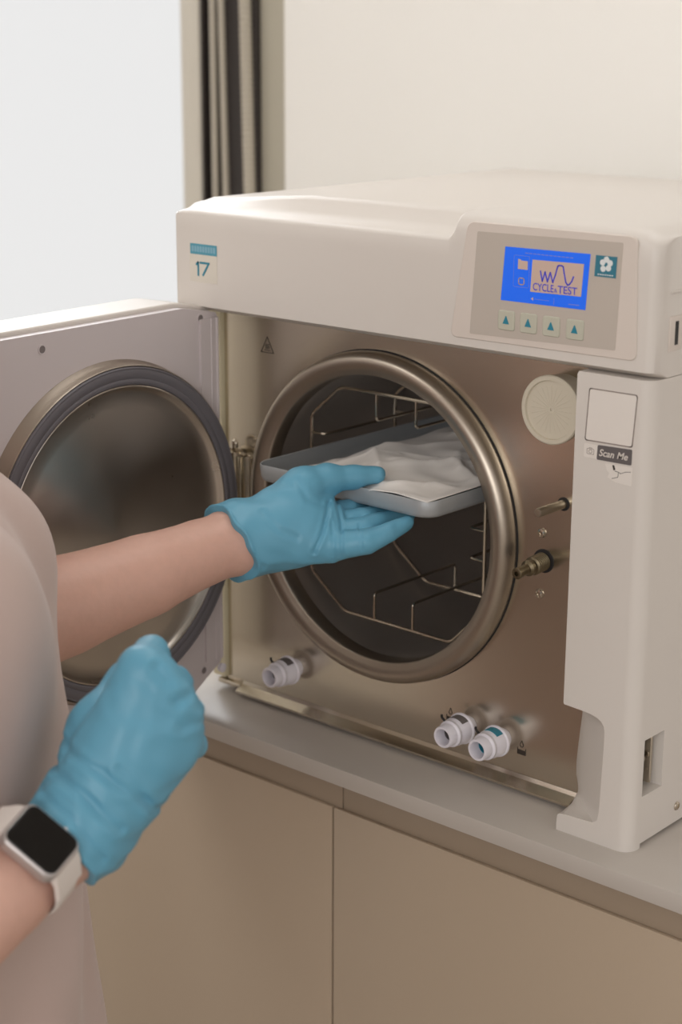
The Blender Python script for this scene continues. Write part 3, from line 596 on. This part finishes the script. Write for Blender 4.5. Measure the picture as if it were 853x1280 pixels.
# ------------------------------------------------------------------ tray
tx0,tx1,ty0,ty1,tz0,tz1=-.1005,.1005,-.062,.225,.2405,.2562
bm=bmesh.new(); 
def loop(x0,x1,y0,y1,r,z,zf=None,n=6):
    L_=[]
    for cx,cy,a in ((x1-r,y1-r,0),(x0+r,y1-r,90),(x0+r,y0+r,180),(x1-r,y0+r,270)):
        for k in range(n+1):
            t=math.radians(a+90*k/n); x=cx+r*math.cos(t); y=cy+r*math.sin(t); dz=0
            if zf: dz=.0006*max(0,1-abs(k-n/2)/(n/2+.01))
            L_.append(bm.verts.new((x,y,z-dz)))
    return L_
ls=[loop(tx0+.004,tx1-.004,ty0+.004,ty1-.004,.014,tz0),loop(tx0+.0018,tx1-.0018,ty0+.0018,ty1-.0018,.015,tz0+.0012),loop(tx0+.0008,tx1-.0008,ty0+.0008,ty1-.0008,.015,tz0+.004),loop(tx0,tx1,ty0,ty1,.015,tz1-.0008,1),loop(tx0+.0004,tx1-.0004,ty0+.0004,ty1-.0004,.015,tz1,1),
    loop(tx0+.0012,tx1-.0012,ty0+.0012,ty1-.0012,.0145,tz1-.0004,1),loop(tx0+.0022,tx1-.0022,ty0+.0022,ty1-.0022,.014,tz0+.004),loop(tx0+.004,tx1-.004,ty0+.004,ty1-.004,.013,tz0+.0016)]
for A,B in zip(ls[:-1],ls[1:]):
    for k in range(len(A)): bm.faces.new((A[k],A[(k+1)%len(A)],B[(k+1)%len(A)],B[k]))
bm.faces.new(ls[0][::-1]); bm.faces.new(ls[-1])
tray=obj('sterilization_tray',bm,alu,angle=50); tag(tray,'grey aluminium tray held half out of the chamber by the gloved hand','tray')
# white sheet lying in the tray
def vnoise(x,y,s):
    v=0; 
    for i,(fx,fy,ph,a) in enumerate(s): v+=a*math.sin(fx*x+fy*y+ph)
    return v
ss=[(rng.uniform(-90,90),rng.uniform(-90,90),rng.uniform(0,6),rng.uniform(.0006,.0016)) for i in range(7)]+[(rng.uniform(-220,220),rng.uniform(-220,220),rng.uniform(0,6),.0003) for i in range(8)]
bm=bmesh.new(); NX,NY=90,110
cor=[(-.066,-.052),(.1000,-.0655),(.0990,.195),(-.060,.190)]
V=[]
for j in range(NY+1):
    row=[]
    for i in range(NX+1):
        u=i/NX; v_=j/NY
        x=cor[0][0]*(1-u)*(1-v_)+cor[1][0]*u*(1-v_)+cor[2][0]*u*v_+cor[3][0]*(1-u)*v_
        y=cor[0][1]*(1-u)*(1-v_)+cor[1][1]*u*(1-v_)+cor[2][1]*u*v_+cor[3][1]*(1-u)*v_
        y+=(.004*math.sin(u*7)+.003*math.sin(u*17+1))*(1-v_)**4*sm(1,.7,u)+.012*(1-v_)*sm(.72,.45,u); x+=.005*math.sin(v_*8)*(1-u)**3
        # ridges folded across the sheet
        f=0
        for (ax_,ay_,bx_,by_,hh,ww) in RIDGES if 'RIDGES' in globals() else []: pass
        z=.2525+.006*math.sin(PI*min(1,u*1.1))*math.sin(PI*min(1,v_*1.3+.08))
        def ridge(px,py,qx,qy,h_,w_):
            dx,dy=qx-px,qy-py; L2=dx*dx+dy*dy; t=max(0,min(1,((x-px)*dx+(y-py)*dy)/L2)); d=math.hypot(x-px-t*dx,y-py-t*dy); return h_*math.exp(-d/w_)*(1-.3*t)
        z+=ridge(-.03,.02,.05,-.06,.007,.010)+ridge(.01,.00,.07,.09,.006,.012)+ridge(-.05,.06,.0,.11,.006,.012)+ridge(.03,.05,.09,.02,.005,.009)+ridge(-.02,.13,.08,.12,.012,.018)+ridge(-.055,-.03,-.01,.03,.005,.006)+ridge(.0,-.045,.03,.03,.004,.004)+ridge(.045,-.05,.085,-.01,.004,.005)+ridge(.06,.03,.02,.08,.004,.004)+ridge(-.04,.03,.02,.05,.003,.004)+ridge(.07,-.03,.09,.05,.003,.004)
        z+=vnoise(x,y,ss)
        # keep above the tray floor and lift over the front right rim
        z=max(z,.2432)
        fr=sm(-.045,-.0585,y)*sm(.022,.05,x); z=z*(1-fr)+(.2572+.15*vnoise(x,y,ss)+.0002)*fr
        fr=sm(.080,.097,x); z=z*(1-fr)+.2570*fr
        row.append(bm.verts.new((x,y,z)))
    V.append(row)
for j in range(NY):
    for i in range(NX): bm.faces.new((V[j][i],V[j][i+1],V[j+1][i+1],V[j+1][i]))
sheet=obj('white_wrap_sheet',bm,cloth,angle=180); md=sheet.modifiers.new('Solidify','SOLIDIFY'); md.thickness=.0006; md.offset=1
tag(sheet,'crumpled white wrapping sheet lying in the grey tray','sheet')
# ------------------------------------------------------------------ person
FD=np.array([.66,.75,0]); FD/=np.linalg.norm(FD); SD=np.array([FD[1],-FD[0],0]); BC=np.array([-.068,-.517,0.])
def BP(f,s,z): return (BC+FD*f+SD*s+np.array([0,0,z])).tolist()
RB=[FD,SD,np.array([0,0,1.])]
aL=J['armL']; aR=J['armR']
shL=BP(0,-.165,.405); shR=BP(0,.165,.405)
def body_sdf(F,g=0):
    # torso, hips, neck, head
    F.ell(BP(-.02,0,.33),(.088,.155,.13),RB,.06); F.ell(BP(0,0,.16),(.095,.130,.15),RB,.06); F.ell(BP(-.01,0,-.0),(.115,.165,.12),RB,.06)
    for s in (-.07,.07): F.ell(BP(.066,s,.257),(.062,.062,.060),RB,.04)
    F.cap(BP(0,-.12,.425),BP(0,.12,.425),.045,.045,.05)
    F.cap(BP(-.02,0,.42),BP(-.04,0,.54),.055,.048,.03)
    for s in (-.08,.08):
        F.cap(BP(0,s,-.08),BP(.01,s,-.45),.085,.055,.03); F.cap(BP(.01,s,-.45),BP(-.01,s,-.80),.052,.036,.02)
        F.cap(BP(-.02,s,-.835),BP(.13,s,-.850),.034,.024,.02)
    hz=.640; hf=-.045
    F.ell(BP(hf,0,hz),(.092,.072,.108),RB,.02); F.ell(BP(hf+.03,0,hz-.055),(.052,.050,.055),RB,.03)
    F.cap(BP(hf+.088,0,hz+.0),BP(hf+.104,0,hz-.026),.008,.011,.01)
    for s in (-.032,.032): F.ell(BP(hf+.086,s,hz+.004),(.012,.015,.010),RB,.008,'cut'); F.ell(BP(hf+.076,s,hz+.004),(.012,.012,.012),RB,.004)
    F.cap(BP(hf+.084,-.018,hz-.052),BP(hf+.084,.018,hz-.052),.0065,.0065,.008)
    for s in (-.074,.074): F.ell(BP(hf-.005,s,hz-.005),(.018,.007,.030),RB,.008)
def arms_sdf(F):
    for sh,a in ((shL,aL),(shR,aR)):
        F.cap(sh,a[0][:3],.048,.044,.03)
        F.chain(a,.004)
def hand_sdf(F,palm,thumb,fing,g,k=.012):
    for c in palm: F.chain(c,k,g)
    F.chain(thumb,.007,g)
    for i,c in enumerate(fing): F.chain(c,.0012,g)
F=Field((-.42,-.92,-.885),(.26,.06,.79),.006)
body_sdf(F); arms_sdf(F)
hand_sdf(F,J['palmL'],J['thumbL'],J['fingL'],-.0025); hand_sdf(F,J['palmR'],J['thumbR'],J['fingR'],-.0025)
bme=F.mesh('person')
person=link('person',bme,skin,None,True,180); del F
tag(person,'person in pale pink scrubs and blue gloves reaching a tray into the sterilizer','person')
# smooth the skin a little
md=person.modifiers.new('Smooth','SMOOTH'); md.factor=.5; md.iterations=4
def unit(v): v=np.array(v,float); return v/np.linalg.norm(v)
def glove_mesh(name,gc,palm,thumb,fing,cutp,h,seedp,flare,creases=()):
    pts=np.array([p[:3] for c in [gc,thumb]+palm+fing for p in c]); lo=pts.min(0)-.045; hi=pts.max(0)+.045
    F=Field(lo,hi,h)
    F.chain(gc,.01); hand_sdf(F,palm,thumb,fing,0,.014)
    X,Y,Z=F.grid()
    # soft wrinkles of the thin material, running round the wrist and across the palm
    a=np.array(gc[0][:3]); ax=unit(np.array(gc[1][:3])-a); c1=np.array(palm[0][1][:3])
    t=(X-a[0])*ax[0]+(Y-a[1])*ax[1]+(Z-a[2])*ax[2]
    L_=np.linalg.norm(c1-a)
    side=unit(np.cross(ax,[0,0,1.])); s=(X-a[0])*side[0]+(Y-a[1])*side[1]+(Z-a[2])*side[2]; zz=Z-a[2]
    wv=np.sin(t*210+28*zz+3*np.sin(s*90+seedp)+2*np.sin(zz*120))*np.clip(1.1-t/L_,0,1)*.0007
    wv+=np.sin((X*95-Y*60+Z*120)+2.2*np.sin(Z*140+X*60+seedp))*.0004+np.sin((X*180+Y*220-Z*90)+2*np.sin(X*150+seedp))*.0002
    vd=unit(CAM['f'])
    for (pl,w_,A_) in creases:
        best=np.full(X.shape,1.,np.float32)
        for p,q in zip(pl[:-1],pl[1:]):
            p=np.array(p[:3]);q=np.array(q[:3]); p2=p-vd*(p@vd); q2=q-vd*(q@vd); ba=q2-p2; bb=ba@ba
            dd=X*vd[0]+Y*vd[1]+Z*vd[2]; x_=X-dd*vd[0]-p2[0]; y_=Y-dd*vd[1]-p2[1]; z_=Z-dd*vd[2]-p2[2]
            t_=np.clip((x_*ba[0]+y_*ba[1]+z_*ba[2])/bb,0,1); e=np.sqrt((x_-t_*ba[0])**2+(y_-t_*ba[1])**2+(z_-t_*ba[2])**2)+.001*np.abs(t_-.5)*0
            best=np.minimum(best,e)
        wv+=A_*np.exp(-(best/w_)**2)-.5*A_*np.exp(-((best-2.2*w_)/w_)**2)
    F.D+=wv.astype(np.float32)
    # cuff: cut by a slightly wavy plane through the cuff line, with a rolled lip
    p0=np.array(cutp[0]);p1=np.array(cutp[1]); mid=(p0+p1)/2; cd=unit(p1-p0); nrm=unit(ax-cd*(ax@cd)); w3=np.cross(cd,nrm)
    q=(X-mid[0])*nrm[0]+(Y-mid[1])*nrm[1]+(Z-mid[2])*nrm[2]
    e1=(X-mid[0])*cd[0]+(Y-mid[1])*cd[1]+(Z-mid[2])*cd[2]; e2=(X-mid[0])*w3[0]+(Y-mid[1])*w3[1]+(Z-mid[2])*w3[2]
    ang=np.arctan2(e2,e1); wave=.0022*np.sin(2*ang+seedp)+.0012*np.sin(5*ang+1)
    qq=q-wave
    lip=np.abs(qq-.0012)
    F.D-=(flare*np.exp(-(np.maximum(qq,0)/.006)**1.0)+.0009*np.exp(-(lip/.0011)**2)).astype(np.float32)
    F.D=np.maximum(F.D,(-qq).astype(np.float32))
    return F.mesh(name)
me=glove_mesh('glove',J['gcufL'],J['palmL'],J['thumbL'],J['fingL'],J['cutL'],.0013,1.3,.0016,J['creaseL'])
gl=link('glove',me,glove,person,True,180); gl['label']='blue glove gripping the tray'; gl.modifiers.new('Smooth','SMOOTH').iterations=1
me=glove_mesh('glove',J['gcufR'],J['palmR'],J['thumbR'],J['fingR'],J['cutR'],.0014,4.1,.0010,J['creaseR'])
gr=link('glove',me,glove,person,True,180); gr['label']='blue glove closed in a loose fist'; gr.modifiers.new('Smooth','SMOOTH').iterations=1
# tunic
F=Field((-.42,-.92,-.30),(.24,-.26,.52),.006)
F.ell(BP(-.02,0,.33),(.100,.168,.135),RB,.06); F.ell(BP(.018,0,.14),(.134,.165,.17),RB,.07)
for s in (-.07,.07): F.ell(BP(.088,s,.246),(.066,.068,.072),RB,.06)
F.ell(BP(.014,0,.05),(.140,.180,.20),RB,.07); F.ell(BP(.004,0,-.06),(.148,.195,.20),RB,.07); F.ell(BP(.004,0,-.19),(.170,.215,.24),RB,.07)
F.cap(BP(0,-.12,.425),BP(0,.12,.425),.052,.052,.05)
for sh,a in ((shL,aL),(shR,aR)):
    e=np.array(a[0][:3]); q=np.array(sh)+(e-np.array(sh))*.62; F.cap(sh,q.tolist(),.058,.060,.03)
X,Y,Z=F.grid(); lf=(X-BC[0])*FD[0]+(Y-BC[1])*FD[1]; ls_=(X-BC[0])*SD[0]+(Y-BC[1])*SD[1]; an=np.arctan2(ls_,lf)
F.D+=(np.sin(an*9+3*np.sin(Z*9)+1)*np.clip(.25-Z,0,.4)*.012+np.sin(an*17+Z*14)*np.clip(.2-Z,0,.4)*.005+.0012*np.sin(Z*60+an*6+3*np.sin(an*4))).astype(np.float32)
# neckline and hem openings
sl,g=F.sub(F.lo,F.lo+F.h*(F.n-1)); 
F.D=np.maximum(F.D,(-(Z+.245)).astype(np.float32))
F.ell(BP(-.0,0,.50),(.075,.07,.055),RB,.004,'cut')
me=F.mesh('scrub_top'); tu=link('scrub_top',me,scrub,person,True,180); md=tu.modifiers.new('Smooth','SMOOTH'); md.iterations=5
# trousers and shoes
F=Field((-.42,-.92,-.885),(.24,-.26,-.1),.007)
F.ell(BP(-.01,0,-.15),(.125,.175,.12),RB,.05)
for s in (-.08,.08): F.cap(BP(0,s,-.16),BP(.0,s,-.80),.098,.068,.03)
F.D=np.maximum(F.D,(-(F.grid()[2]+.82)).astype(np.float32))
link('trousers',F.mesh('trousers'),scrub,person,True,180)
for s in (-.08,.08):
    F=Field((-.42,-.92,-.884),(.24,-.26,-.76),.005); F.cap(BP(-.03,s,-.84),BP(.13,s,-.848),.042,.034,.02); F.D=np.maximum(F.D,(-(F.grid()[2]+.879)).astype(np.float32))
    link('shoe',F.mesh('shoe'),mat('shoe_white',(220,216,210),.5),person,True,180)
F=Field((-.35,-.80,.45),(.20,-.25,.80),.006)
F.ell(BP(-.062,0,.663),(.094,.080,.100),RB,.02); F.ell(BP(-.125,0,.60),(.045,.060,.075),RB,.03)
F.ell(BP(.045,0,.620),(.090,.075,.100),RB,.01,'cut')
link('hair',F.mesh('hair'),mat('hair_brown',(74,52,40),.6,bump=.001,bscale=60,stretch=(1,1,.2)),person,True,180)
# eyes and lips
for s in (-.032,.032):
    bm=bmesh.new(); bmesh.ops.create_uvsphere(bm,u_segments=16,v_segments=10,radius=.0115); c=Vector(BP(-.045+.0775,s,.644))
    for vv in bm.verts: vv.co+=c
    obj('eye',bm,mat('eye_white',(235,232,228),.2),person,angle=180)
# wristwatch: case plane from its corners
wp=[Vector(p) for p in J['watch']]; wc=sum(wp,Vector())/4
la=((wp[1]-wp[0])+(wp[2]-wp[3])).normalized(); sb=((wp[3]-wp[0])+(wp[2]-wp[1])); sb=(sb-la*sb.dot(la)).normalized(); wn=la.cross(sb)
camv=Vector(CAM['loc'])-wc
if wn.dot(camv)<0: wn=-wn
def WT(a,b,d): return tuple(wc+la*a+sb*b+wn*d)
wa=empty('wristwatch',tuple(wc-wn*.012),person); wa['label']='smartwatch with black screen and pale band'
silver=mat('watch_case_silver',(188,182,180),.35,.6); band=mat('watch_band_white',(224,216,210),.5); scr=mat('watch_glass',(10,8,8),.06,spec=.35)
bm=bmesh.new(); prism(bm,rrect(-.0215,-.0185,.0215,.0185,.008,6),WT,-.0105,-.0002)
o=obj('watch_case',bm,silver,wa); md=o.modifiers.new('Bevel','BEVEL'); md.width=.003; md.segments=4; md.limit_method='ANGLE'
bm=bmesh.new(); prism(bm,rrect(-.0195,-.0165,.0195,.0165,.006,6),WT,-.002,.0006)
o=obj('watch_screen',bm,scr,wa); md=o.modifiers.new('Bevel','BEVEL'); md.width=.0012; md.segments=3; md.limit_method='ANGLE'
bm=bmesh.new(); lathe(bm,[(0,0),(.0035,0),(.0035,.002),(0,.0024)],WT(.008,-.0180,-.0055),tuple(-sb),16); obj('watch_crown',bm,silver,wa)
# band loop around the forearm: rounded ring in the plane spanned by la and wn
bm=bmesh.new(); n=40; ctr=(0,-.033); rows=[]
for i in range(n+1):
    a=math.radians(62+ (360-124)*i/n)   # gap at the case
    ca,sa=math.sin(a),math.cos(a); rx,rz=.0330,.0290
    x=ca*rx; z=ctr[1]+sa*rz
    wd=.0125-.002*math.sin(PI*i/n)
    rows.append([bm.verts.new(WT(x*f_,s*wd,ctr[1]+sa*rz*f_)) for f_,s in ((1.,-1),(1.03,-.95),(1.06,-.7),(1.06,.7),(1.03,.95),(1.,1))])
for A,B in zip(rows[:-1],rows[1:]):
    for k in range(6): bm.faces.new((A[k],A[(k+1)%6],B[(k+1)%6],B[k]))
bm.faces.new(rows[0]); bm.faces.new(rows[-1][::-1])
for s in (-1,1):
    pr_=[(s*.0205,-.0095),(s*.0205,-.002),(s*.0255,-.0075),(s*.0325,-.0190),(s*.0292,-.0195),(s*.0245,-.012)]
    prism(bm,pr_,lambda a,b,d:WT(a,d,b),-.0128,.0128)
obj('watch_band',bm,band,wa,angle=40)
# ------------------------------------------------------------------ light
def area(name,loc,rot,size,power,col,sy=None):
    l=bpy.data.lights.new(name,'AREA'); l.energy=power; l.color=col; l.size=size
    if sy: l.shape='RECTANGLE'; l.size_y=sy
    o=bpy.data.objects.new(name,l); COL.objects.link(o); o.location=loc; o.rotation_euler=rot; return o
area('ceiling_panel',(.1,.25,1.72),(0,0,0),.6,5,(1,1,.99),.9)
la_=area('daylight_window',(1.45,-2.85,1.10),(0,0,0),1.5,22,(1,1,.995),1.1); la_.rotation_euler=(Vector((-.1,0,.25))-la_.location).to_track_quat('-Z','Y').to_euler()
area('ceiling_panel',(-.9,-1.9,1.72),(0,0,0),.9,14,(1,.99,.98),.9)
W_=bpy.data.worlds.new('World'); SC.world=W_; W_.use_nodes=True; nt=W_.node_tree; bg=nt.nodes['Background']; bg.inputs['Strength'].default_value=1.12
tc=nt.nodes.new('ShaderNodeTexCoord'); sx=nt.nodes.new('ShaderNodeSeparateXYZ'); cr=nt.nodes.new('ShaderNodeValToRGB'); mr=nt.nodes.new('ShaderNodeMapRange')
nt.links.new(tc.outputs['Generated'],sx.inputs[0]); nt.links.new(sx.outputs['Z'],mr.inputs['Value']); mr.inputs['From Min'].default_value=-.6; mr.inputs['From Max'].default_value=.6
nt.links.new(mr.outputs['Result'],cr.inputs['Fac']); nt.links.new(cr.outputs['Color'],bg.inputs['Color'])
e=cr.color_ramp.elements; e[0].color=lin((106,96,87)); e[1].color=lin((238,236,235)); n_=e.new(.33); n_.color=lin((150,137,121)); n_=e.new(.52); n_.color=lin((220,212,207))
# ------------------------------------------------------------------ camera
cd=bpy.data.cameras.new('Camera'); cam=bpy.data.objects.new('Camera',cd); COL.objects.link(cam); SC.camera=cam
r,u,f=[Vector(CAM[k]) for k in 'ruf']
M=Matrix((r,u,-f)).transposed().to_4x4(); M.translation=Vector(CAM['loc']); cam.matrix_world=M
cd.sensor_fit='VERTICAL'; cd.sensor_height=36; cd.lens=CAM['fpx']/1280*36; cd.clip_start=.02
cd.dof.use_dof=True; cd.dof.focus_distance=1.40; cd.dof.aperture_fstop=5.6
SC.view_settings.view_transform='Standard'; SC.view_settings.look='None'; SC.view_settings.gamma=1; SC.view_settings.use_curve_mapping=False
SC.view_settings.exposure=0.10
